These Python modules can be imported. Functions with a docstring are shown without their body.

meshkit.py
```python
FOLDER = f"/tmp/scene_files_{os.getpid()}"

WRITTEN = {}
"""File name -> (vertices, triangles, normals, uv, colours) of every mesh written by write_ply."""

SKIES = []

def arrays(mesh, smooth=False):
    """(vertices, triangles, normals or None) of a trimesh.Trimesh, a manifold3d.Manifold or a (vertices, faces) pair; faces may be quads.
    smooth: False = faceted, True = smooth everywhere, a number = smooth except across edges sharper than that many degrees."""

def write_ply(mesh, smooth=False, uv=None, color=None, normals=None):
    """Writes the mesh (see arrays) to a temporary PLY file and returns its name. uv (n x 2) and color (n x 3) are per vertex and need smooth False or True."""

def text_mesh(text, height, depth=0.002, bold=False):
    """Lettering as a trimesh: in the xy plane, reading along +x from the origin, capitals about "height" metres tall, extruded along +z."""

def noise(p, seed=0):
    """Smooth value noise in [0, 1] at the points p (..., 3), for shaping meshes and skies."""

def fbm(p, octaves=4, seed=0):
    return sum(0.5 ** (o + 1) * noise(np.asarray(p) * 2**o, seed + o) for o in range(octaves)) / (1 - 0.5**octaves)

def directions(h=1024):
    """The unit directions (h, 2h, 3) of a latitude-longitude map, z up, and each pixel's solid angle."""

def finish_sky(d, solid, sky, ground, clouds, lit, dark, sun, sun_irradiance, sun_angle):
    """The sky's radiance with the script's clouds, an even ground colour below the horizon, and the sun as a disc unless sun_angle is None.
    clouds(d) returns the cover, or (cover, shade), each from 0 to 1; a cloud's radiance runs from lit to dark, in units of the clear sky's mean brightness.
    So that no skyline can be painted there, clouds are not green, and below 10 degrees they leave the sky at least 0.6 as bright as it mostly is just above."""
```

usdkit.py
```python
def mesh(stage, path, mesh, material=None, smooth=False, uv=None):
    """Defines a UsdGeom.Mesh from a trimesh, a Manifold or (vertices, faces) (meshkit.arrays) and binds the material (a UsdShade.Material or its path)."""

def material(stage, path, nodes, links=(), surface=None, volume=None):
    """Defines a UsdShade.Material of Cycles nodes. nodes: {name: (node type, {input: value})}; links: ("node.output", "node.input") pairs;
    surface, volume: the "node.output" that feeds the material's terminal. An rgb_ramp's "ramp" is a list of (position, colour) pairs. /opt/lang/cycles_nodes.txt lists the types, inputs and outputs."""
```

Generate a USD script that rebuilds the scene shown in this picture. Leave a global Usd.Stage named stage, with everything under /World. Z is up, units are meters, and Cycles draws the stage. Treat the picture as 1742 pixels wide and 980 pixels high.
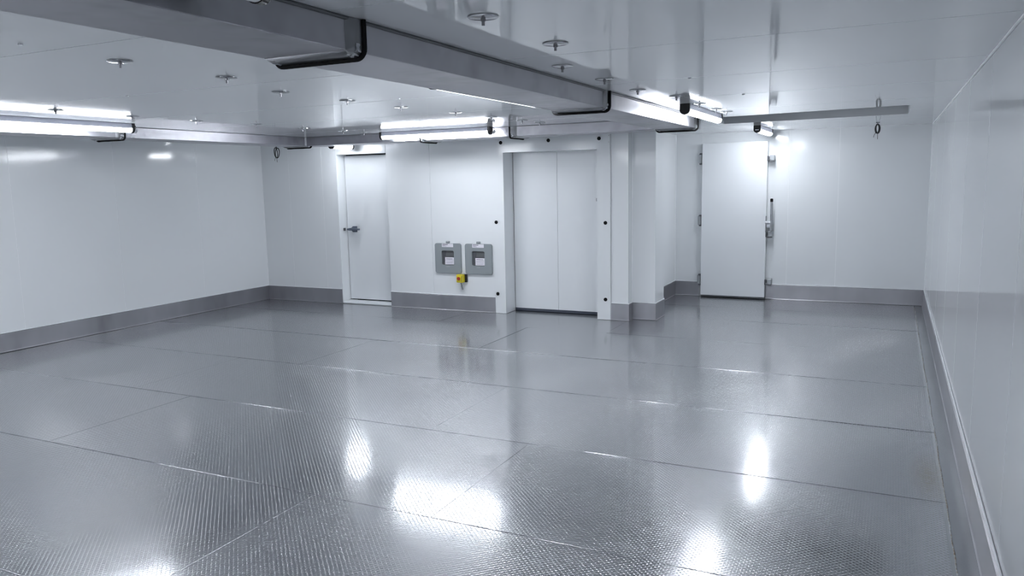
import math, numpy as np, trimesh, usdkit, meshkit
from pxr import Usd, UsdGeom, UsdShade, Gf, Sdf
from shapely.geometry import Polygon, Point, box as sbox

S = 1.70                      # metres per unit of camera height; every length below is in those units
stage = Usd.Stage.CreateInMemory()
UsdGeom.SetStageUpAxis(stage, UsdGeom.Tokens.z)
UsdGeom.SetStageMetersPerUnit(stage, 1.0)
UsdGeom.Xform.Define(stage, '/World'); UsdGeom.Scope.Define(stage, '/World/Looks')

# ------------------------------------------------------------------ camera, exposure
YAW, PITCH, ROLL, FPX = -0.4535, 0.1381, -0.02044, 1323.0
EXPOSURE = 2.75
LAMP = 12.5                    # radiance of the lamp diffusers
LAMP_COLOR = (0.915, 0.955, 1.015)
fw = np.array([math.sin(YAW)*math.cos(PITCH), math.cos(YAW)*math.cos(PITCH), -math.sin(PITCH)])
rt = np.array([math.cos(YAW), -math.sin(YAW), 0.0]); up = np.cross(rt, fw)
c_, s_ = math.cos(ROLL), math.sin(ROLL)
rt, up = c_*rt + s_*up, -s_*rt + c_*up
cam = UsdGeom.Camera.Define(stage, '/World/camera')
cam.AddTransformOp().Set(Gf.Matrix4d(*rt, 0, *up, 0, *(-fw), 0, 0, 0, S, 1))
cam.CreateHorizontalApertureAttr(36.0); cam.CreateVerticalApertureAttr(36.0*980/1742)
cam.CreateFocalLengthAttr(36.0*FPX/1742)
cam.CreateClippingRangeAttr(Gf.Vec2f(0.02, 100)); cam.CreateExposureAttr(EXPOSURE)

# ------------------------------------------------------------------ materials
def mat(name, nodes, links=(), surface='p.BSDF'):
    return usdkit.material(stage, '/World/Looks/' + name, nodes, links, surface=surface)

def simple(name, col, rough=.4, metal=0., spec=.5, **kw):
    return mat(name, {'p': ('principled_bsdf', dict(base_color=col, roughness=rough, metallic=metal, specular_ior_level=spec, **kw))})

def painted(name, col, rough, bump=0.00035, scale=9.0, spec=.5, vary=.12):
    # coated sheet steel: even colour, gloss, faint orange peel and slow waviness of the sheet
    return mat(name, {
        'g': ('geometry', {}),
        'n': ('noise_texture', dict(scale=scale, detail=1.0)),
        'r': ('noise_texture', dict(scale=.8, detail=1.0)),
        'mr': ('map_range', dict(from_min=.3, from_max=.7, to_min=rough*(1-vary), to_max=rough*(1+vary), clamp=True)),
        'b': ('bump', dict(strength=1.0, distance=bump)),
        'p': ('principled_bsdf', dict(base_color=col, specular_ior_level=spec))},
        [('g.position', 'n.vector'), ('g.position', 'r.vector'), ('r.fac', 'mr.value'), ('mr.result', 'p.roughness'),
         ('n.fac', 'b.height'), ('b.normal', 'p.normal')])

def steel(name, col, rough, stretch=(1, 1, 1), vary=.25, metal=1.0):
    # rolled stainless sheet: metal, cloudy tone and roughness
    lo = tuple(c*(1-vary) for c in col); hi = tuple(c*(1+vary) for c in col)
    return mat(name, {
        'g': ('geometry', {}),
        'm': ('mapping', dict(scale=stretch)),
        'n': ('noise_texture', dict(scale=2.2, detail=3.0, roughness=.55)),
        'rr': ('rgb_ramp', dict(ramp=[(.3, lo), (.7, hi)])),
        'mr': ('map_range', dict(from_min=.3, from_max=.7, to_min=rough*.85, to_max=rough*1.2, clamp=True)),
        'p': ('principled_bsdf', dict(metallic=metal))},
        [('g.position', 'm.vector'), ('m.vector', 'n.vector'), ('n.fac', 'rr.fac'), ('rr.color', 'p.base_color'),
         ('n.fac', 'mr.value'), ('mr.result', 'p.roughness')])

M = {}
M['wall'] = painted('white_wall_sheet', (.80, .825, .845), .105, bump=.00001, scale=2.0, vary=.03)
M['ceiling'] = painted('white_ceiling_sheet', (.76, .785, .81), .05, bump=.00004, scale=3.0, spec=.38)
M['door'] = painted('white_door_sheet', (.79, .815, .84), .2, bump=.0001)
M['seal'] = simple('white_sealant', (.86, .88, .90), .4)
M['base'] = steel('baseboard_steel', (.40, .40, .425), .40, (1, 1, .4), .15)
M['duct'] = steel('duct_steel', (.385, .385, .415), .36, (1, 1, 1), .12)
M['bar'] = simple('grey_liner_sheet', (.54, .56, .58), .5)
M['flange'] = steel('flange_steel', (.26, .265, .28), .3, (1, 1, 1), .2)
M['tape'] = simple('foil_tape', (.84, .86, .90), .38, .45)
M['rubber'] = simple('black_rubber', (.004, .004, .005), .75, spec=.25)
M['plastic'] = simple('black_plastic', (.012, .012, .014), .28)
M['cable'] = simple('dark_cable', (.03, .03, .033), .5)
M['whitecable'] = simple('pale_cable', (.62, .64, .68), .4)
M['housing'] = simple('lamp_housing', (.42, .43, .50), .35)
M['anchor'] = steel('anchor_steel', (.42, .43, .45), .16, (3, 3, 3), .12)
M['rod'] = simple('rod_steel', (.33, .33, .35), .3, 1.0)
M['hinge'] = simple('hinge_grey', (.36, .38, .40), .35, .4)
M['hinge_dark'] = simple('hinge_dark_grey', (.10, .105, .115), .4, .3)
M['chrome'] = simple('chrome', (.62, .63, .66), .12, 1.0)
M['lever'] = simple('lever_steel', (.34, .35, .37), .25, 1.0)
M['handle'] = simple('handle_slate', (.13, .155, .20), .35, .3)
M['vent'] = painted('vent_grey', (.29, .32, .335), .35)
M['vent_dark'] = simple('vent_inner_grey', (.13, .135, .14), .45)
M['paper'] = simple('white_label', (.80, .78, .84), .5)
M['ink'] = simple('grey_print', (.16, .14, .20), .6)
M['yellow'] = simple('yellow_plastic', (.72, .60, .03), .4)
M['red'] = simple('red_plastic', (.45, .03, .015), .35)
M['dark'] = simple('dark_gap', (.015, .017, .02), .6)
M['slate'] = simple('dark_slate_strip', (.05, .06, .085), .4)
# LED board behind an opal cover: strongest straight down, weaker to the sides
def diffuser(name, power):
    return mat(name, {
        'g': ('geometry', {}), 's': ('separate_xyz', {}),
        'm': ('map_range', dict(from_min=.15, from_max=-1.0, to_min=power*.25, to_max=power, clamp=True)),
        'e': ('emission', dict(color=LAMP_COLOR))},
        [('g.normal', 's.vector'), ('s.z', 'm.value'), ('m.result', 'e.strength')], surface='e.emission')
M['lamp'] = diffuser('lit_diffuser', LAMP)
M['lamp_low'] = diffuser('lit_diffuser_low', LAMP*.85)    # the fittings close to a wall burn lower
M['opal'] = simple('unlit_opal_cover', (.80, .82, .85), .3)
def floor_material():
    P = 0.0135                  # pitch of the raised lentils
    n, l = {}, []
    def math_(name, kind, a, b=None, c=None):
        n[name] = ('math', dict(math_type=kind))
        for k, v in (('value1', a), ('value2', b), ('value3', c)):
            if v is None: continue
            if isinstance(v, str): l.append((v, f'{name}.{k}'))
            else: n[name][1][k] = float(v)
        return f'{name}.value'
    n['g'] = ('geometry', {}); n['sx'] = ('separate_xyz', {}); l.append(('g.position', 'sx.vector'))
    u = math_('u', 'multiply', 'sx.x', 1/P); v = math_('v', 'multiply', 'sx.y', 1/P)
    iu = math_('iu', 'floor', u); iv = math_('iv', 'floor', v)
    a = math_('a', 'subtract', math_('fu', 'subtract', u, iu), .5); b = math_('b', 'subtract', math_('fv', 'subtract', v, iv), .5)
    par = math_('par', 'floored_modulo', math_('isum', 'add', iu, iv), 2.0)
    s1 = math_('s1', 'add', a, b); t1 = math_('t1', 'subtract', a, b)
    n['ms'] = ('mix_float', {}); l.extend([(par, 'ms.fac'), (s1, 'ms.a'), (t1, 'ms.b')])
    n['mt'] = ('mix_float', {}); l.extend([(par, 'mt.fac'), (t1, 'mt.a'), (s1, 'mt.b')])
    s2 = math_('s2', 'power', math_('sa', 'absolute', math_('sn', 'multiply', 'ms.result', .707/.66)), 2.0)
    t2 = math_('t2', 'power', math_('ta', 'absolute', math_('tn', 'multiply', 'mt.result', .707/.25)), 2.0)
    h = math_('h', 'maximum', math_('h1', 'subtract', 1.0, math_('h0', 'add', s2, t2)), 0.0)
    hs = math_('hs', 'sqrt', h)
    # the plain margin along the right-hand wall carries no lentils
    edge = math_('edge', 'less_than', 'sx.x', .178*S)
    hh = math_('hh', 'multiply', hs, edge)
    n['nz'] = ('noise_texture', dict(scale=1.6, detail=4.0, roughness=.6)); l.append(('g.position', 'nz.vector'))
    n['nf'] = ('noise_texture', dict(scale=38.0, detail=2.0)); l.append(('g.position', 'nf.vector'))
    # rusty stain beside the weld, in two blots with a shape of their own
    n['mp'] = ('mapping', dict(location=(-.150*S*9, -2.82*S*2.2, 0), scale=(9, 2.2, 1))); l.append(('g.position', 'mp.vector'))
    n['gr'] = ('gradient_texture', dict(gradient_type='spherical')); l.append(('mp.vector', 'gr.vector'))
    st = math_('st', 'multiply', 'gr.fac', math_('nst', 'multiply', 'nf.fac', 1.0))
    n['base'] = ('rgb_ramp', dict(ramp=[(.3, (.46, .47, .49)), (.7, (.53, .54, .56))])); l.append(('nz.fac', 'base.fac'))
    n['col'] = ('mix_color', dict(b=(.34, .27, .17))); l.extend([(st, 'col.fac'), ('base.color', 'col.a')])
    n['mr'] = ('map_range', dict(from_min=.3, from_max=.7, to_min=.11, to_max=.16, clamp=True)); l.append(('nz.fac', 'mr.value'))
    n['bp'] = ('bump', dict(strength=1.0, distance=.0009)); l.append((hh, 'bp.height'))
    n['p'] = ('principled_bsdf', dict(metallic=1.0, coat_weight=.7, coat_roughness=.11)); l.extend([('bp.normal', 'p.coat_normal'), ('col.result', 'p.base_color'), ('mr.result', 'p.roughness'), ('bp.normal', 'p.normal')])
    return mat('tread_plate', n, l)
M['floor'] = floor_material()
M['plain'] = steel('plain_margin_steel', (.45, .46, .48), .20, (1, .3, 1), .12)
M['weld'] = mat('weld_bead', {
    'g': ('geometry', {}), 'n': ('noise_texture', dict(scale=60, detail=3)), 'n2': ('noise_texture', dict(scale=3, detail=2)),
    'm': ('math', dict(math_type='multiply')),
    'r': ('rgb_ramp', dict(ramp=[(.16, (.46, .48, .50)), (.26, (.33, .31, .28)), (.38, (.17, .125, .085))])),
    'p': ('principled_bsdf', dict(metallic=.7, roughness=.45))},
    [('g.position', 'n.vector'), ('g.position', 'n2.vector'), ('n.fac', 'm.value1'), ('n2.fac', 'm.value2'), ('m.value', 'r.fac'), ('r.color', 'p.base_color')])

# ------------------------------------------------------------------ helpers
used = {}
def numbered(parent, name):
    k = used.get((parent, name), -1) + 1
    used[(parent, name)] = k
    return name if k == 0 else f'{name}_{k:03d}'

def obj(name, m, material, parent='/World', smooth=False, label=None):
    """m is in units of S; written in metres"""
    parent = parent if isinstance(parent, str) else str(parent.GetPath())
    if isinstance(m, (list, tuple)): m = trimesh.util.concatenate(m)
    m = m.copy(); m.apply_scale(S)
    path = f'{parent}/{numbered(parent, name)}'
    off = origins.get(parent)
    if off is not None: m.apply_translation(-off)
    p = usdkit.mesh(stage, path, m, M[material] if isinstance(material, str) else material, smooth=smooth).GetPrim()
    origins[path] = off
    if label: p.SetCustomDataByKey('label', label)
    return p

origins = {}
def thing(name, label=None, cat=None, loc=(0, 0, 0), group=None, kind=None):
    path = '/World/' + numbered('/World', name)
    x = UsdGeom.Xform.Define(stage, path); loc = np.array(loc, float)*S
    x.AddTranslateOp().Set(Gf.Vec3d(*loc)); origins[path] = loc
    return tag(x.GetPrim(), label, cat, group, kind)

def tag(p, label=None, cat=None, group=None, kind=None):
    for k, v in (('label', label), ('category', cat), ('group', group), ('kind', kind)):
        if v: p.SetCustomDataByKey(k, v)
    return p

def group_part(name, parent):     # an Xform part (holds sub-parts only)
    pp = str(parent.GetPath()); path = f'{pp}/{numbered(pp, name)}'
    x = UsdGeom.Xform.Define(stage, path); origins[path] = origins.get(pp); return x.GetPrim()

def B(x0, x1, y0, y1, z0, z1, bev=0.0):
    x0, x1 = sorted((x0, x1)); y0, y1 = sorted((y0, y1)); z0, z1 = sorted((z0, z1))
    if bev <= 0:
        m = trimesh.creation.box((x1-x0, y1-y0, z1-z0)); m.apply_translation(((x0+x1)/2, (y0+y1)/2, (z0+z1)/2)); return m
    b = min(bev, (x1-x0)*.45, (y1-y0)*.45, (z1-z0)*.45); pts = []
    for x, sx in ((x0, 1), (x1, -1)):
        for y, sy in ((y0, 1), (y1, -1)):
            for z, sz in ((z0, 1), (z1, -1)):
                pts += [(x+sx*b, y+sy*b, z), (x+sx*b, y, z+sz*b), (x, y+sy*b, z+sz*b)]
    return trimesh.convex.convex_hull(np.array(pts))

def tube(pts, r, n=10, closed=False):
    pts = np.array(pts, float); k = len(pts); V, F = [], []
    t = np.gradient(pts, axis=0); t /= np.linalg.norm(t, axis=1)[:, None]
    a = np.array([0, 0, 1.]) if abs(t[0][2]) < .9 else np.array([1., 0, 0])
    nrm = np.cross(t[0], a); nrm /= np.linalg.norm(nrm)
    rr = np.broadcast_to(r, k)
    for i in range(k):
        nrm = nrm - t[i]*(nrm@t[i]); nrm /= np.linalg.norm(nrm); bn = np.cross(t[i], nrm)
        for j in range(n):
            q = 2*math.pi*j/n; V.append(pts[i] + rr[i]*(math.cos(q)*nrm + math.sin(q)*bn))
    for i in range(k-1):
        for j in range(n):
            p0, p1 = i*n+j, i*n+(j+1) % n
            F += [(p0, p1, p1+n), (p0, p1+n, p0+n)]
    for e, o in ((0, 1), (k-1, -1)):
        V.append(pts[e]); ci = len(V)-1
        for j in range(n):
            p0, p1 = e*n+j, e*n+(j+1) % n
            F.append((ci, p1, p0) if o == 1 else (ci, p0, p1))
    m = trimesh.Trimesh(np.array(V), np.array(F), process=False); m.fix_normals(); return m

def cyl(p0, p1, r, n=20):
    return tube([p0, np.array(p0)*.5+np.array(p1)*.5, p1], r, n)

def rrect(x0, x1, y0, y1, r, q=6):
    return sbox(x0+r, y0+r, x1-r, y1-r).buffer(r, quad_segs=q)

def extr(poly, d):
    return trimesh.creation.extrude_polygon(poly, d, engine='earcut')

def face_y(m, y):                 # a plan drawn in (x, z), extruded towards the camera from y
    m = m.copy(); v = m.vertices.copy(); m.vertices = np.stack([v[:, 0], y - v[:, 2], v[:, 1]], 1); m.fix_normals(); return m

# ------------------------------------------------------------------ the room
XL, XR, YB, YA, YF, ZC = -4.93, .254, 5.20, 6.535, -4.20, 1.345
XP1, XP2, XAL = -1.63, -1.462, -1.635
TW = .10                            # wall thickness
BEV, GAP = .0012, .0012

def structure(name): return thing(name, kind='structure')

# floor: sheets of tread plate, each with its own edges, a hair out of level, over a dark subfloor
rng = np.random.default_rng(7)
fl = structure('floor')
obj('subfloor', B(XL-.1, XR+.1, YF-.1, YA+.3, -.06, -.006), 'dark', fl)
def plate(x0, x1, y0, y1, k):
    nx, ny = max(4, int((x1-x0)/.06)), max(4, int((y1-y0)/.06))
    g = .0008
    xs, ys = np.linspace(x0+g, x1-g, nx+1), np.linspace(y0+g, y1-g, ny+1)
    X, Y = np.meshgrid(xs, ys, indexing='ij')
    p = np.stack([X.ravel()*3.0, Y.ravel()*3.0, np.full(X.size, k*7.3)], 1)
    z = (meshkit.fbm(p, 2, seed=3)-.5)*.00085
    z += (rng.uniform(-1, 1)*(X-(x0+x1)/2) + rng.uniform(-1, 1)*(Y-(y0+y1)/2)).ravel()*.0006
    e = np.minimum.reduce([X-x0, x1-X, Y-y0, y1-Y]).ravel()
    z += np.exp(-e/.02)*.0006*(meshkit.noise(p*2.3, 5)-.35)      # edges pulled by the welding
    V = np.stack([X.ravel(), Y.ravel(), z-.001], 1); F = []
    idx = np.arange((nx+1)*(ny+1)).reshape(nx+1, ny+1)
    a, b, c, d = idx[:-1, :-1].ravel(), idx[1:, :-1].ravel(), idx[1:, 1:].ravel(), idx[:-1, 1:].ravel()
    F = np.vstack([np.stack([a, b, c], 1), np.stack([a, c, d], 1)])
    # rolled-down rim
    rim = np.concatenate([idx[:, 0], idx[-1, 1:], idx[-2::-1, -1], idx[0, -2:0:-1]])
    n0 = len(V); low = V[rim].copy(); low[:, 2] -= .003; V = np.vstack([V, low]); m = len(rim); Fr = []
    for i in range(m):
        j = (i+1) % m; Fr += [(rim[i], n0+i, n0+j), (rim[i], n0+j, rim[j])]
    return trimesh.Trimesh(V, np.vstack([F, Fr]), process=False)
ys = [YF, -2.42, -1.70, -.985, -.27, .44, 1.155, 1.885, 2.598, 3.315, 4.03, 4.745, 5.46]
rows = [(-3.0, -1.3), (-2.4, -1.0), (-3.4, -1.6), (-2.6, -.9), (-3.6, -1.9), (-3.2, -1.35), (-3.4, -1.645), (-3.0, -1.207), (-3.4, -1.65), (-2.95,), (-2.2,), (-2.9, -1.0)]
XM = .189                           # where the plain margin begins
k = 0
for r in range(len(ys)-1):
    y0, y1 = ys[r], ys[r+1] if r < 11 else YB+.20
    xs = [XL] + list(rows[r]) + [XM]
    if r == 11:
        obj('floor_plate', plate(XL, -2.9, y0, YB+.2, k), 'floor', fl, smooth=40); obj('floor_plate', plate(-2.9, XAL+.0, y0, 5.46, k+1), 'floor', fl, smooth=40); k += 2
        continue
    for i in range(len(xs)-1):
        obj('floor_plate', plate(xs[i], xs[i+1], y0, y1, k), 'floor', fl, smooth=40); k += 1
for y0, y1 in ((4.745, 5.46), (5.46, 6.0), (6.0, YA)):
    obj('floor_plate', plate(XAL-.02, XM, y0 if y0 > 5 else 4.745, y1, k), 'floor', fl, smooth=40) if y0 > 5 else obj('floor_plate', plate(XAL, XM, y0, y1, k), 'floor', fl, smooth=40); k += 1
obj('floor_margin', plate(XM, XR, YF, YA, 91), 'plain', fl, smooth=40)
ty = np.linspace(YF+.02, YA-.1, 420)
wn = meshkit.noise(np.stack([ty*60, ty*0, ty*0], 1), 4); wn2 = meshkit.noise(np.stack([ty*5, ty*0, ty*0+3], 1), 8)
obj('weld_seam', tube(np.stack([XM + (wn-.5)*.0025 + (wn2-.5)*.003, ty, np.full_like(ty, -.0014)], 1), .0016+.0012*wn, 7), 'weld', fl, smooth=True)

# thin ground weld runs along the sheet joints
for y in ys[4:11]:
    tx = np.linspace(XL+.02 if y < 5 else XAL, XM-.004, 260); w1 = meshkit.noise(np.stack([tx*45, tx*0+y, tx*0], 1), 6)
    obj('weld_seam', tube(np.stack([tx, y+(w1-.5)*.0012, np.full_like(tx, -.0013)], 1), .0009+.0011*w1, 6), 'plain', fl, smooth=True)
for x, y0, y1 in ((-1.207, 1.885, 2.598), (-1.645, 1.155, 1.885), (-1.65, 2.598, 3.315)):
    tv = np.linspace(y0+.003, y1-.003, 90); w1 = meshkit.noise(np.stack([tv*45, tv*0+x, tv*0], 1), 7)
    obj('weld_seam', tube(np.stack([x+(w1-.5)*.0012, tv, np.full_like(tv, -.0013)], 1), .0007+.0009*w1, 6), 'plain', fl, smooth=True)

# ceiling: long panels across the room
ce = structure('ceiling')
SLOT = Polygon([(-1.034, 4.825), (.068, 4.642), (.071, 5.330), (-1.034, 5.450)])
CUT = SLOT.buffer(.0032, join_style=2)
cy = [YF-.05, -3.80, -3.07, -2.34, -1.61, -.88, -.15, .58, 1.31, 2.085, 2.82, 3.505, 4.235, 4.965, 5.70, YA+.1]
for i in range(len(cy)-1):
    for x0, x1 in ((XL-.1, -1.15), (-1.15, XR+.1)):
        plan = sbox(x0+.0003, cy[i]+GAP, x1-.0003, cy[i+1]-GAP)
        if plan.intersects(SLOT):   # cut clear of the liner
            for g in getattr(plan.difference(CUT), 'geoms', [plan.difference(CUT)]):
                m = extr(g, .05); m.apply_translation((0, 0, ZC)); obj('ceiling_panel', m, 'ceiling', ce)
        else:
            obj('ceiling_panel', B(x0+.0003, x1-.0003, cy[i]+GAP, cy[i+1]-GAP, ZC, ZC+.05, BEV), 'ceiling', ce)
m = extr(sbox(XL-.1, YF-.1, XR+.1, YA+.1).difference(SLOT.buffer(.004, join_style=2)), .056); m.apply_translation((0, 0, ZC+.004)); obj('seam_backing', m, 'seal', ce)
# long slot let up into the ceiling in front of the recess, lined in grey sheet
m = extr(SLOT.buffer(.003, join_style=2).difference(SLOT), .30); m.apply_translation((0, 0, ZC+.0005)); obj('slot_liner', m, 'bar', ce)
m = extr(SLOT.buffer(.003, join_style=2), .004); m.apply_translation((0, 0, ZC+.3006)); obj('slot_lid', m, 'bar', ce)
for x, y in ((-1.88, 1.215), (-1.13+.02, 1.31), (-.66, 2.825), (-.59, 3.515), (-1.86, 2.78), (-2.62, 2.085)):
    obj('screw_cap', cyl((x, y, ZC+.001), (x, y, ZC-.0035), .0055, 14), 'seal', ce, smooth=40)

def wall_panels(name, boxes, seals=()):
    w = structure(name)
    for b in boxes: obj('wall_panel', B(*b, BEV), 'wall', w)
    for b in seals: obj('seal_bead', B(*b), 'seal', w)
    return w

ly = [YF, -3.54, -2.81, -2.08, -1.35, -.62, .11, .84, 1.57, 2.30, 3.03, 3.76, 4.49, YB]
wall_panels('wall_left', [(XL-TW, XL, ly[i]+GAP, ly[i+1]-GAP, 0, ZC) for i in range(13)], [(XL-TW, XL-.0008, y-.002, y+.002, 0, ZC-.001) for y in ly[1:-1]])
ry = [YF, -3.25, -2.50, -1.75, -1.0, -.25, .49, 1.24, 1.99, 2.745, 3.50, 4.247, 5.0, 5.76, YA]
wall_panels('wall_right', [(XR, XR+TW, ry[i]+GAP, ry[i+1]-GAP, 0, ZC) for i in range(14)], [(XR+.0008, XR+TW, y-.002, y+.002, 0, ZC-.001) for y in ry[1:-1]])
fx = [XL, -4.2, -3.46, -2.72, -1.98, -1.24, -.5, XR]
wall_panels('wall_front', [(fx[i]+GAP, fx[i+1]-GAP, YF-TW, YF, 0, ZC) for i in range(7)])

# main back wall with two openings (door 1: -4.115..-3.625, door 2: -2.583..-1.855)
TB = .20
D1 = (-4.117, -3.627, 1.232); D2 = (-2.583, -1.855, 1.200)
bx = [(XL, -4.628), (-4.628, -4.271), (-4.271, D1[0])]
pan = [(a+GAP, b-(GAP if b != D1[0] else 0), YB, YB+TB, 0, ZC) for a, b in bx]
pan += [(D1[0]+GAP, D1[1]-.001, YB, YB+TB, D1[2], ZC)]
pan += [(D1[1]+.0005, -3.222, YB, YB+TB, 0, ZC), (-3.221, -2.672, YB, YB+TB, 0, ZC)]
wb = wall_panels('wall_back', pan, [(x-.0022, x+.0022, YB+.0006, YB+TB, 0, ZC-.001) for x in (-4.628, -4.271)])
obj('backing_panel', B(XL, XAL-.06, YB+TB+.001, YB+TB+.05, -.004, ZC), 'dark', wb)
# pier beside door 2 and the recess behind it
wp = structure('wall_pier')
obj('wall_panel', B(-1.7555, XP1, 5.203, 5.40, 0, ZC, BEV), 'wall', wp)
obj('wall_panel', B(XP1+.0003, XP2, 5.288, 5.52, 0, ZC, BEV), 'wall', wp)
wal = structure('wall_recess_left')
for y0, y1 in ((5.5215, 6.03), (6.03, YA)):
    obj('wall_panel', B(XAL-TW, XAL, y0+GAP, y1-GAP, 0, ZC, BEV), 'wall', wal)
ax = [XAL, -1.415, -.734, -.370, XR]
wall_panels('wall_recess_back', [(ax[i]+GAP, ax[i+1]-GAP, YA, YA+TW, 0, ZC) for i in range(4)], [(x-.0025, x+.0025, YA-.0006, YA+TW, 0, ZC-.001) for x in ax[1:-1]])

# baseboards: folded stainless, a bead of white sealant on top, a small cove at the foot
BH, BT = .120, .0065
def baseboard(name, runs, t=BT):
    b = structure(name)
    for (x0, y0, x1, y1, nx, ny, seams) in runs:
        d = np.array([x1-x0, y1-y0]); L = np.linalg.norm(d); d = d/L
        prof = [(0, BH), (t*.35, BH), (t, BH-.004), (t, .007), (t+.0012, .003), (t+.0045, 0.0), (0, 0.0)]
        cuts = [0.0] + [s for s in seams] + [L]
        for i in range(len(cuts)-1):
            a, e = cuts[i]+(.0004 if i else 0), cuts[i+1]-(.0004 if i < len(cuts)-2 else 0)
            m = extr(Polygon([(p[0], p[1]) for p in prof]), e-a); v = m.vertices
            w = np.stack([x0+d[0]*(a+v[:, 2])+nx*v[:, 0], y0+d[1]*(a+v[:, 2])+ny*v[:, 0], v[:, 1]], 1)
            m = trimesh.Trimesh(w, m.faces, process=False); m.fix_normals(); obj('baseboard_sheet', m, 'base', b)
        z = BH+.0015
        obj('seal_bead', tube([(x0+nx*t*.35, y0+ny*t*.35, z), ((x0+x1)/2+nx*t*.35, (y0+y1)/2+ny*t*.35, z), (x1+nx*t*.35, y1+ny*t*.35, z)], .0032, 8), 'seal', b, smooth=True)
    return b
baseboard('baseboard_left', [(XL, YF, XL, YB, 1, 0, [2.9, 5.32])])
baseboard('baseboard_back', [(XL, YB, D1[0]-.002, YB, 0, -1, []), (D1[1]+.002, YB, -2.672, YB, 0, -1, [])])
baseboard('baseboard_right', [(XR, YF, XR, YA, -1, 0, [3.6, 5.9])], .0105)
baseboard('baseboard_pier', [(-1.7545, 5.203, XP1+BT, 5.203, 0, -1, []), (XP1, 5.203, XP1, 5.288-BT, 1, 0, []), (XP1+BT, 5.288, XP2+BT, 5.288, 0, -1, []), (XP2, 5.288, XP2, 5.521, 1, 0, [])])
baseboard('baseboard_recess', [(XAL, 5.5215, XAL, YA, 1, 0, []), (XAL, YA, -1.425, YA, 0, -1, []), (-.893, YA, XR, YA, 0, -1, [])])

# corner beads of white sealant
tr = structure('trim')
R = .0042
for a, b in (((XR, YF, ZC), (XR, YA, ZC)), ((XR, YA, BH), (XR, YA, ZC)), ((XL, YB, BH), (XL, YB, ZC)), ((XAL, YA, BH), (XAL, YA, ZC)),
             ((XAL, YA, ZC), (XR, YA, ZC)), ((XL, YF, ZC), (XL, YB, ZC)), ((XL, YB, ZC), (-2.67, YB, ZC)), ((XP1, 5.288, BH), (XP1, 5.288, ZC)), ((-1.757, 5.200, 0.001), (-1.757, 5.200, ZC))):
    r = R*1.5 if a[2] == b[2] == ZC and a[0] == b[0] == XR else R
    obj('corner_bead', cyl(a, b, r if a[0] != -1.757 else .0016, 10), 'seal', tr, smooth=40)

# ------------------------------------------------------------------ doors
d1 = structure('door')                        # recessed service door on the left
yl = 5.300
obj('leaf', B(D1[0]+.0045, D1[1]-.0005, yl, yl+.06, .026, D1[2]-.007, .002), 'door', d1)
obj('door_seal', [B(D1[0], D1[1], yl+.03, yl+.05, .018, D1[2])], 'dark', d1)
obj('sill', B(D1[0]+.0005, D1[1]-.0005, YB+.006, yl-.002, .001, .020, .003), 'door', d1)
obj('sill_lip', B(D1[0]+.0005, D1[1]-.0005, YB-.003, YB+.006, .001, .015, .002), 'door', d1)
def PL(pts, y0, y1):                          # prism from an outline in (x, z)
    return face_y(extr(Polygon(pts), y1-y0), y1)
lx, lz = -4.03, .618
hd = obj('handle', PL([(lx-.030, lz+.011), (lx-.012, lz+.025), (lx+.018, lz+.025), (lx+.018, lz-.024), (lx-.012, lz-.024), (lx-.030, lz-.010)], yl-.020, yl), 'handle', d1, label='slate grey handle')
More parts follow.
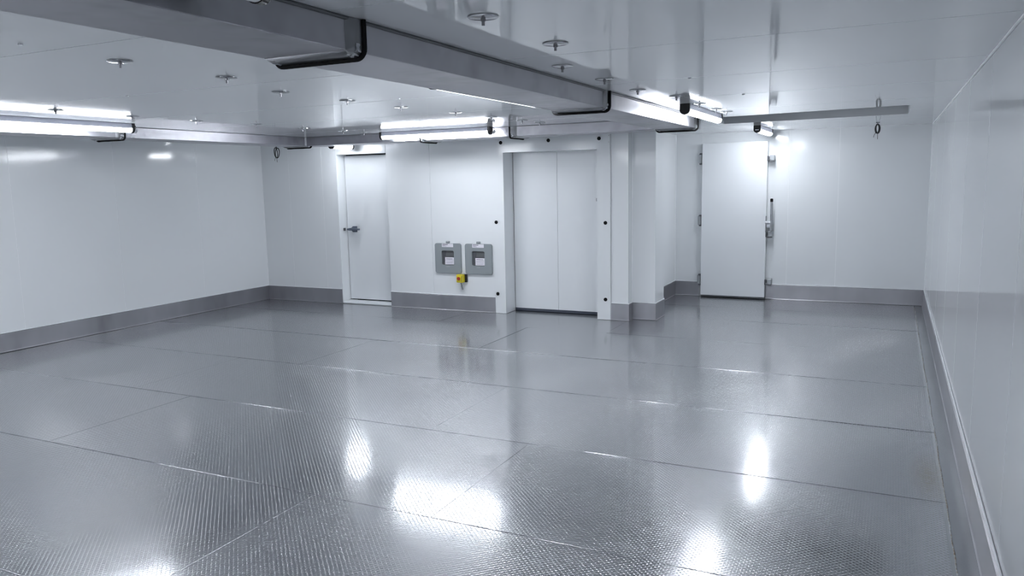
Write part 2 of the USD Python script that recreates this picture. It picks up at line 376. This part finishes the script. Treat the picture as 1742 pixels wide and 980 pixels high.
obj('lever', [PL([(lx-.052, lz+.006), (lx-.022, lz+.012), (lx+.015, lz+.009), (lx+.058, lz+.0065), (lx+.058, lz-.0065), (lx-.022, lz-.010), (lx-.052, lz-.006)], yl-.050, yl-.020)], 'handle', hd)
obj('strike', B(D1[0]-.0002, D1[0]+.012, yl-.052, yl-.032, lz-.012, lz+.012, .002), 'hinge_dark', d1)

d2 = structure('door')                        # double-panelled door in its proud white surround
yl2 = 5.352
YS = 5.192
U = sbox(-2.6705, .0005, -1.758, ZC-.001).difference(sbox(D2[0], -.1, D2[1], D2[2]))
obj('surround', face_y(extr(U, YB+TB-.002-YS), YB+TB-.002), 'wall', d2)
xm = -2.221
obj('leaf', B(D2[0]+.004, xm-.0008, yl2, yl2+.04, .022, D2[2]+.004, .001), 'door', d2)
obj('leaf', B(xm+.0008, D2[1]+.03, yl2, yl2+.04, .022, D2[2]+.004, .001), 'door', d2)
obj('bottom_seal', B(D2[0]+.0005, D2[1]-.0005, yl2+.004, yl2+.03, .0012, .021), 'slate', d2)
obj('side_seal', B(D2[0]+.0004, D2[0]+.0036, yl2+.003, yl2+.03, .001, D2[2]-.001), 'hinge_dark', d2)
obj('latch', [B(-1.913, -1.898, yl2-.018, yl2-.001, .835, .858, .002), B(-1.909, -1.902, yl2-.026, yl2-.018, .84, .853, .002)], 'hinge', d2)
for x, z in ((-2.599, 1.272), (-2.218, 1.274), (-1.837, 1.272), (-2.650, .689), (-1.7925, .689), (-2.650, .148), (-1.794, .146)):
    obj('hole_plug', cyl((x, YS+.001, z), (x, YS-.003, z), .0128, 24), 'rubber', d2, smooth=40)
for z in (1.29, 1.245):
    obj('screw', cyl((-1.766, YS+.001, z), (-1.766, YS-.0015, z), .002, 10), 'hinge_dark', d2)

d3 = structure('door')                        # overlapping cold-room door in the recess
q = .992
X0, X1, Z0, Z1, yf = -1.405, -.891, .016, 1.263, 6.478
obj('leaf', B(X0, X1, yf, yf+.044, Z0, Z1, .003), 'door', d3)
obj('gasket', B(X0+.006, X1-.0045, yf+.042, YA-.0005, Z0+.004, Z1-.006), 'hinge_dark', d3)
obj('sweep', B(X0+.001, X1-.001, yf+.006, yf+.043, .0035, Z0+.002), 'hinge_dark', d3)
for z in (1.138, .636, .144):
    h = obj('hinge', B(X0-.030, X0-.004, yf+.006, YA-.001, z-.038, z+.038, .003), 'hinge', d3)
    obj('hinge_knuckle', [B(X0-.020, X0+.0005, yf-.001, yf+.03, z+.034, z+.047, .002), B(X0-.020, X0+.0005, yf-.001, yf+.03, z-.047, z-.034, .002)], 'hinge_dark', h)
for z in (1.130, .530, .146):
    h = obj('keeper', B(X1+.016, X1+.052, yf-.004, YA-.001, z-.021, z+.023, .004), 'hinge', d3)
    obj('keeper_arm', [B(X1-.0005, X1+.018, yf+.008, yf+.034, z-.012, z+.012, .002), B(X1-.002, X1+.008, yf-.004, yf+.01, z-.025, z+.018, .002)], 'hinge_dark', h)
    obj('keeper_edge', B(X1+.012, X1+.050, yf-.006, yf+.02, z-.030, z-.020, .002), 'hinge_dark', h)
lv = obj('lever', B(X1+.033, X1+.051, yf-.028, yf-.014, .555, .80, .004), 'lever', d3, label='upright steel lever with a black grip end')
obj('grip', B(X1+.0315, X1+.0525, yf-.030, yf-.012, .785, .812, .004), 'rubber', lv)
obj('pivot', [cyl((X1-.004, yf-.020, .625), (X1+.036, yf-.020, .625), .012, 18), B(X1+.006, X1+.044, yf-.012, YA-.001, .578, .612, .004)], 'chrome', lv, smooth=40)
obj('edge_plate', B(X1-.004, X1+.0035, yf-.004, yf+.02, .545, .675, .001), 'lever', d3)

# ------------------------------------------------------------------ stainless ceiling ducts
MX0, MX1, MZ = -1.262, -1.040, 1.277          # main run
RY0, RY1, RZ = 4.650, 4.860, 1.282            # cross run
LX0, LX1, LZ = -4.180, -3.955, 1.283          # left run
TOP = ZC-.0006
def duct_box(x0, x1, y0, y1, z): return B(x0, x1, y0, y1, z, TOP, .0015)

def hoop(axis, c0, c1, z, at, w, r, grow, rc):
    """U-shaped hoop round a duct whose cross-section runs c0..c1 and hangs to z; 'at' is its place along the run."""
    a0, a1, zl = c0-grow, c1+grow, z-grow
    pts = [(a1, TOP-.0005)]
    for q_ in np.linspace(0, math.pi/2, 7): pts.append((a1-rc+rc*math.cos(q_), zl+rc-rc*math.sin(q_)))
    for q_ in np.linspace(math.pi/2, math.pi, 7): pts.append((a0+rc+rc*math.cos(q_), zl+rc-rc*math.sin(q_)))
    pts.append((a0, TOP-.0005))
    P3 = [(p[0], at, p[1]) if axis == 'y' else (at, p[0], p[1]) for p in pts]
    return tube(P3, r, 10)

def collar(axis, c0, c1, z, at0, at1, g0, g1, rc):
    """sheet-metal collar that swells from the duct to the hoop"""
    poly = []
    def ring(g, at):
        a0, a1, zl = c0-g, c1+g, z-g; r = max(rc*g/g1, .001)
        pts = [(a1, TOP-.0005)]
        for q_ in np.linspace(0, math.pi/2, 7): pts.append((a1-r+r*math.cos(q_), zl+r-r*math.sin(q_)))
        for q_ in np.linspace(math.pi/2, math.pi, 7): pts.append((a0+r+r*math.cos(q_), zl+r-r*math.sin(q_)))
        pts.append((a0, TOP-.0005))
        return [(p[0], at, p[1]) if axis == 'y' else (at, p[0], p[1]) for p in pts]
    e = (at1-at0)
    rings = [ring(.0004, at0), ring(g1*.75, at0+e*.35), ring(g1*.8, at0+e*.8), ring(g1, at1), ring(g1, at1+e*.1), ring(.0004, at1+e*.1)]
    n = len(rings[0]); V = np.array(sum(rings, [])); F = []
    for i in range(len(rings)-1):
        for j in range(n-1):
            p = i*n+j; F += [(p, p+1, p+n+1), (p, p+n+1, p+n)]
    m = trimesh.Trimesh(V, np.array(F), process=False)
    # outward orientation
    cen = np.array([(c0+c1)/2, (at0+at1)/2, z+.03]) if axis == 'y' else np.array([(at0+at1)/2, (c0+c1)/2, z+.03])
    if ((m.triangles_center-cen)*m.face_normals).sum() < 0: m.invert()
    return m

def joint(par, axis, c0, c1, z, at, rr, side=-1, grow=.011, r=.0052, rc=.022):
    j = obj('joint_collar', collar(axis, c0, c1, z, at+side*.050, at+side*.004, .0004, grow, rc), 'flange', par, smooth=35)
    obj('rubber_gasket', hoop(axis, c0, c1, z, at, .01, r, grow+.0025, rc), 'rubber', j, smooth=True)
    # crumpled foil tape at the corners of the collar
    for cc, sg in ((c0, -1), (c1, 1)):
        u = np.linspace(0, 1, 9); V, F = [], []
        for i, q_ in enumerate(np.linspace(-.15, 1.15, 9)):
            an = q_*math.pi/2
            for k_, d in enumerate((-.026, -.017, -.006)):
                rad = rc*.96 + rr.uniform(-.0018, .0018)
                a = cc + sg*(grow-rc) + sg*rad*math.sin(math.pi/2-an+0) if True else 0
                zz = z-grow+rc - rad*math.sin(an)
                t = at + d*(-side)*-1 if side > 0 else at + d
                if side > 0: t = at - d
                V.append((a, t, zz) if axis == 'y' else (t, a, zz))
        for i in range(8):
            for k_ in range(2):
                p = i*3+k_; F += [(p, p+1, p+4), (p, p+4, p+3)]
        t_ = trimesh.Trimesh(np.array(V), np.array(F), process=False)
        obj('foil_tape', trimesh.util.concatenate([t_, trimesh.Trimesh(t_.vertices.copy(), t_.faces[:, ::-1], process=False)]), 'tape', j)

rr = np.random.default_rng(11)
dm = thing('ceiling_duct', 'long stainless steel duct crossing the ceiling from top left to the recess', 'duct', group='stainless ceiling ducts')
sec = [YF, -.20, 1.412, 3.033, 4.616, 4.745]
for i in range(5):
    obj('duct_section', duct_box(MX0, MX1, sec[i]+.0004, sec[i+1]-.0004, MZ), 'duct', dm)
for y in (1.412, 3.033, 4.616): joint(dm, 'y', MX0, MX1, MZ, y, rr)
obj('top_seal', cyl((MX1+.001, YF, ZC-.003), (MX1+.001, 4.74, ZC-.003), .0045, 8), M['hinge_dark'], dm, smooth=True)
dr = thing('ceiling_duct', 'stainless steel duct above the white doors, running left to right', 'duct', group='stainless ceiling ducts')
sec = [LX1+.001, -2.945, -2.257, MX0-.0015]
for i in range(3): obj('duct_section', duct_box(sec[i]+.0004, sec[i+1]-.0004, RY0, RY1, RZ), 'duct', dr)
for x in (-2.945, -2.257): joint(dr, 'x', RY0, RY1, RZ, x, rr, side=1, grow=.009, r=.0046)
obj('corner_bead', cyl((LX1+.004, RY0-.003, RZ+.001), (LX1+.004, RY0-.003, TOP), .004, 10), 'tape', dr, smooth=True)
dl = thing('ceiling_duct', 'stainless steel duct along the left wall, behind the bright lamp', 'duct', group='stainless ceiling ducts')
sec = [YF, 1.35, 3.10, 4.70, RY1]
for i in range(4): obj('duct_section', duct_box(LX0, LX1, sec[i]+.0004, sec[i+1]-.0004, LZ), 'duct', dl)
for y in (1.35, 3.10, 4.70): joint(dl, 'y', LX0, LX1, LZ, y, rr, grow=.010, r=.0046)
obj('corner_bead', cyl((LX1+.003, RY0-.012, RZ+.001), (LX1+.003, RY0-.012, TOP), .0032, 10), 'tape', dl, smooth=True)

# ------------------------------------------------------------------ lamps
def lamp(axis, c, a0, a1, label, z1=ZC-.0008, w=.046, h=.050, cable=None, lit='lamp'):
    """tubular fitting with a black D-shaped cap at each end; runs along axis from a0 to a1, centred on c"""
    loc = (c, (a0+a1)/2, z1) if axis == 'y' else ((a0+a1)/2, c, z1)
    t = thing('tube_light', label, 'lamp', loc, group='tubular ceiling lights')
    def D(ww, zt, zb, n=14):                     # D-shaped section (u, z)
        r = ww/2; zc = min(zb+r*.9, zt-.001)
        return [(-r, zt), (-r, zc)] + [(-r*math.cos(q_), zc-(zc-zb)*math.sin(q_)) for q_ in np.linspace(0, math.pi, n)[1:-1]] + [(r, zc), (r, zt)]
    def run(poly, s0, s1):
        m = extr(Polygon(poly), s1-s0); v = m.vertices
        w_ = np.stack([c+v[:, 0], s0+v[:, 2], v[:, 1]], 1) if axis == 'y' else np.stack([s0+v[:, 2], c+v[:, 0], v[:, 1]], 1)
        m = trimesh.Trimesh(w_, m.faces, process=False); m.fix_normals(); return m
    zb = z1-h; cap = .016
    obj('housing', run([(-w*.40, z1), (-w*.46, z1-h*.50), (w*.46, z1-h*.50), (w*.40, z1)], a0+cap, a1-cap), 'housing', t)
    obj('diffuser', run(D(w*.94, z1-h*.505, zb+.001), a0+cap, a1-cap), lit, t, smooth=40)
    for s0, s1 in ((a0, a0+cap), (a1-cap, a1)):
        obj('end_cap', run(D(w*1.03, z1, zb-.0012), s0+.0002, s1-.0002), 'plastic', t, smooth=40)
    if cable:
        s = a1; sg = cable
        f_ = lambda s_, z_: (c, s_, z_) if axis == 'y' else (s_, c, z_)
        obj('cable', tube([f_(s+.0002, z1-.026), f_(s+.014, z1-.030), f_(s+.024, z1-.022), f_(s+.020, z1-.010), f_(s+.006, z1-.004)], .0018, 8), 'cable', t, smooth=True)
        tg = B(-.013, .013, -.0006, .0006, -.009, .009); tg.apply_transform(trimesh.transformations.rotation_matrix(-.6, (0, 1, 0)))
        if axis == 'y': tg.apply_transform(trimesh.transformations.rotation_matrix(math.pi/2, (0, 0, 1)))
        tg.apply_translation(f_(s+.020, z1-.036)); obj('tag', tg, 'whitecable', t)
    return t
lamp('y', -3.735, 2.165, 2.985, 'lit tube light at the left edge, in front of the left duct', cable=1)
lamp('x', 4.552, -3.205, -2.345, 'lit tube light running left to right above the two grey wall vents', cable=1)
l3 = lamp('y', -.905, 3.775, 4.590, 'lit tube light just right of the long duct, before the grey ceiling slot')
l4 = lamp('y', -.868, 5.76, 6.40, 'lit tube light over the recessed cold-room door, beyond the grey ceiling slot', lit='lamp_low')
obj('maker_plate', B(-.868-.012, -.868+.012, 5.7590, 5.7598, 1.311, 1.317), 'paper', l4)
lamp('y', -1.342, 2.20, 3.02, 'lit tube light mostly hidden behind the left side of the long duct')
lamp('y', -3.905, 4.875, 5.135, 'lit tube light end peeping out behind the left corner of the ducts', h=.078, w=.050, lit='lamp_low')
lamp('y', -.945, .20, 1.025, 'unlit tube light at the top edge, only its black end in view below the duct', lit='opal')

# the same fittings go on behind the camera
for x, y, lab in ((-3.735, .19, 'left'), (-3.735, -1.80, 'rear left'), (-.905, -1.80, 'rear right'), (-2.30, -1.80, 'rear middle'),
                  (-3.735, -3.70, 'far rear left'), (-2.30, -3.70, 'far rear middle'), (-.905, -3.70, 'far rear right')):
    lamp('y', x, y, y+.82, f'tube light on the ceiling outside the picture, {lab} of the camera')

# ------------------------------------------------------------------ ceiling anchors
def anchor(x, y, label):
    t = thing('ceiling_anchor', label, 'anchor', (x, y, ZC), group='round ceiling anchors')
    pr = [(0, -.0055), (.010, -.0052), (.031, -.0036), (.0335, -.0020), (.0335, -.0008), (0, -.0008)]
    m = trimesh.creation.revolve(pr, sections=36); m.apply_translation((x, y, ZC)); m.fix_normals(); obj('plate', m, 'anchor', t, smooth=40)
    nut = trimesh.creation.cylinder(.0062, .006, sections=6); nut.apply_translation((x, y, ZC-.0075)); obj('nut', nut, 'rod', t)
    obj('rod', cyl((x, y, ZC-.010), (x, y, ZC-.0195), .0034, 12), 'rod', t, smooth=40)
ORD = ['nearest', 'second', 'third', 'fourth', 'fifth', 'sixth', 'seventh', 'eighth', 'ninth']
def row(pts, where):
    for i, (x, y) in enumerate(pts):
        o = 'nearest' if i == 0 else f'{ORD[i]} from the camera'
        anchor(x, y, f'round steel ceiling anchor, {o}, in the row {where}')
row([(-.795, 1.518), (-.791, 1.906), (-.929, 2.293), (-.923, 2.669), (-.926, 3.079), (-.853, 3.410), (-.848, 3.835), (-.840, 4.188), (-.825, 4.398)], 'right of the long duct')
row([(-1.916, 1.511), (-1.933, 1.910), (-2.075, 2.313), (-2.074, 2.713), (-2.057, 3.088), (-1.997, 3.489), (-1.990, 3.866), (-1.965, 4.212), (-1.955, 4.445)], 'left of the long duct')
row([(-3.313, 2.267), (-3.347, 2.678), (-3.342, 3.069), (-3.292, 3.455), (-3.328, 3.890), (-3.287, 4.237), (-3.290, 4.470)], 'nearest to the left duct')

# ------------------------------------------------------------------ wall vents, stop box, cable loops
def vent(xc, label):
    t = thing('wall_vent', label, 'vent', (xc, YB, .41), group='grey wall vents')
    x0, x1, z0, z1 = xc-.1165, xc+.1165, .289, .524
    outer = rrect(x0, x1, z0, z1, .018); wx0, wx1, wz0, wz1 = xc-.0555, xc+.0545, .355, .468
    win = rrect(wx0, wx1, wz0, wz1, .012)
    obj('frame', [face_y(extr(outer.difference(win), .012), YB-.0005), face_y(extr(outer.buffer(-.004).difference(win), .002), YB-.0124)], 'vent', t)
    # the recess behind the window: a box with a sloping inner shelf
    dp = .006
    obj('recess', [B(wx0-.004, wx1+.004, YB-.0012, YB-.0006, wz0-.004, wz1+.004)], 'vent_dark', t)
    obj('side_flap', face_y(extr(Polygon([(wx0+.001, wz0+.004), (wx0+.026, wz0+.030), (wx0+.034, wz1-.002), (wx0+.001, wz1-.002)]), .003), YB-.0012), M['hinge_dark'], t)
    obj('shelf', B(wx0+.030, wx1-.002, YB-.006, YB-.0012, wz0+.058, wz0+.068), 'hinge_dark', t)
    cd = obj('card', face_y(extr(sbox(wx0+.026, wz0+.004, wx1-.001, wz0+.060), .003), YB-.004), 'paper', t, label='white printed card')
    obj('print', [B(wx0+.036, wx1-.016, YB-.0074, YB-.0069, wz0+.047, wz0+.050)] + [B(wx0+.032+.003*i, wx1-.010-.004*i, YB-.0074, YB-.0069, wz0+.036-.011*i, wz0+.0372-.011*i) for i in range(3)], 'ink', cd)
    lb = obj('label_plate', B(xc-.050, xc+.050, YB-.0158, YB-.0144, .495, .522), 'paper', t, label='white name label')
    obj('print', [B(xc-.044, xc+.004, YB-.0164, YB-.0156, .5125, .5175)] + [B(xc-.044, xc-.020+.012*i, YB-.0163, YB-.0156, .505-.004*i, .5068-.004*i) for i in range(2)], 'ink', lb)
    obj('clip', [B(xc-.017, xc+.017, YB-.012, YB-.0005, .5245, .541, .003), B(xc-.010, xc+.010, YB-.016, YB-.011, .528, .538, .002)], 'hinge', t)
    obj('finger_tab', face_y(extr(rrect(xc-.016, xc+.018, .337, .349, .005), .002), YB-.0140), M['hinge'], t)
vent(-3.0755, 'left one of two grey wall vents, beside the recessed door')
vent(-2.8075, 'right one of two grey wall vents, next to the black-plugged door surround')
eb = thing('stop_box', 'small yellow stop box with a red button and dangling tag below the vents', 'button box', (-2.949, YB, .258))
obj('back_plate', B(-2.955, -2.911, YB-.020, YB-.0005, .2265, .288, .003), 'plastic', eb)
bd = obj('body', B(-2.985, -2.928, YB-.052, YB-.012, .226, .288, .004), 'yellow', eb)
bt = obj('button', cyl((-2.960, YB-.051, .258), (-2.960, YB-.064, .258), .0125, 24), 'red', eb, smooth=40)
obj('button_rim', cyl((-2.960, YB-.051, .258), (-2.960, YB-.055, .258), .016, 24), 'yellow', bt, smooth=40)
obj('cover_line', B(-2.9365, -2.934, YB-.0528, YB-.0515, .234, .280), 'hinge_dark', bd)
obj('cord', tube([(-2.956, YB-.03, .227), (-2.957, YB-.028, .216), (-2.955, YB-.022, .203)], .0022, 8), 'cable', eb, smooth=True)
tg = B(-.008, .008, -.002, .002, -.0185, .0185, .0015); tg.apply_transform(trimesh.transformations.rotation_matrix(-.28, (0, 1, 0))); tg.apply_translation((-2.952, YB-.021, .186))
obj('tag', tg, 'hinge', eb)

def loop(x, y, zc, rx, rz, label, twin):
    t = thing('cable_coil', label, 'cable', (x, y, ZC), group='coiled cables hanging from the ceiling')
    q_ = np.linspace(-.35, 2*math.pi*2.0+.2, 90); w = .003*np.sin(q_*.5)
    obj('coil', tube(np.stack([x+rx*np.sin(q_)+w, y+.012*np.cos(q_*.5), zc+rz*np.cos(q_)+.002*np.sin(q_*1.3)], 1), .0036, 8), 'cable', t, smooth=True)
    top = zc+rz
    for i, dx in enumerate((-.008, .010)):
        obj('strand', tube([(x+dx*1.5, y, ZC-.0005), (x+dx*1.2, y+.002, (ZC*.6+top*.4)), (x+dx*.3, y, top+.010), (x+dx*.2, y, top-.004)], .0022, 8), 'whitecable' if twin else 'cable', t, smooth=True)
    obj('tie', B(x-.010, x+.012, y-.005, y+.005, top+.010, top+.014, .001), 'cable', t)
    for i, (dx, ln) in enumerate(((-.018, .030), (.002, .042))):
        obj('loose_end', tube([(x+dx*.5, y-.003, zc-rz*.85), (x+dx, y-.004, zc-rz*.85-ln*.6), (x+dx*1.15, y-.003, zc-rz*.85-ln)], .0016, 6), 'cable', t, smooth=True)
loop(-.094, 5.40, 1.268, .011, .026, 'coiled cable hanging from the ceiling at right, at the edge of the grey ceiling slot', True)
loop(-4.62, 5.06, 1.262, .019, .040, 'coiled cable hanging in the far left corner below the duct', False)
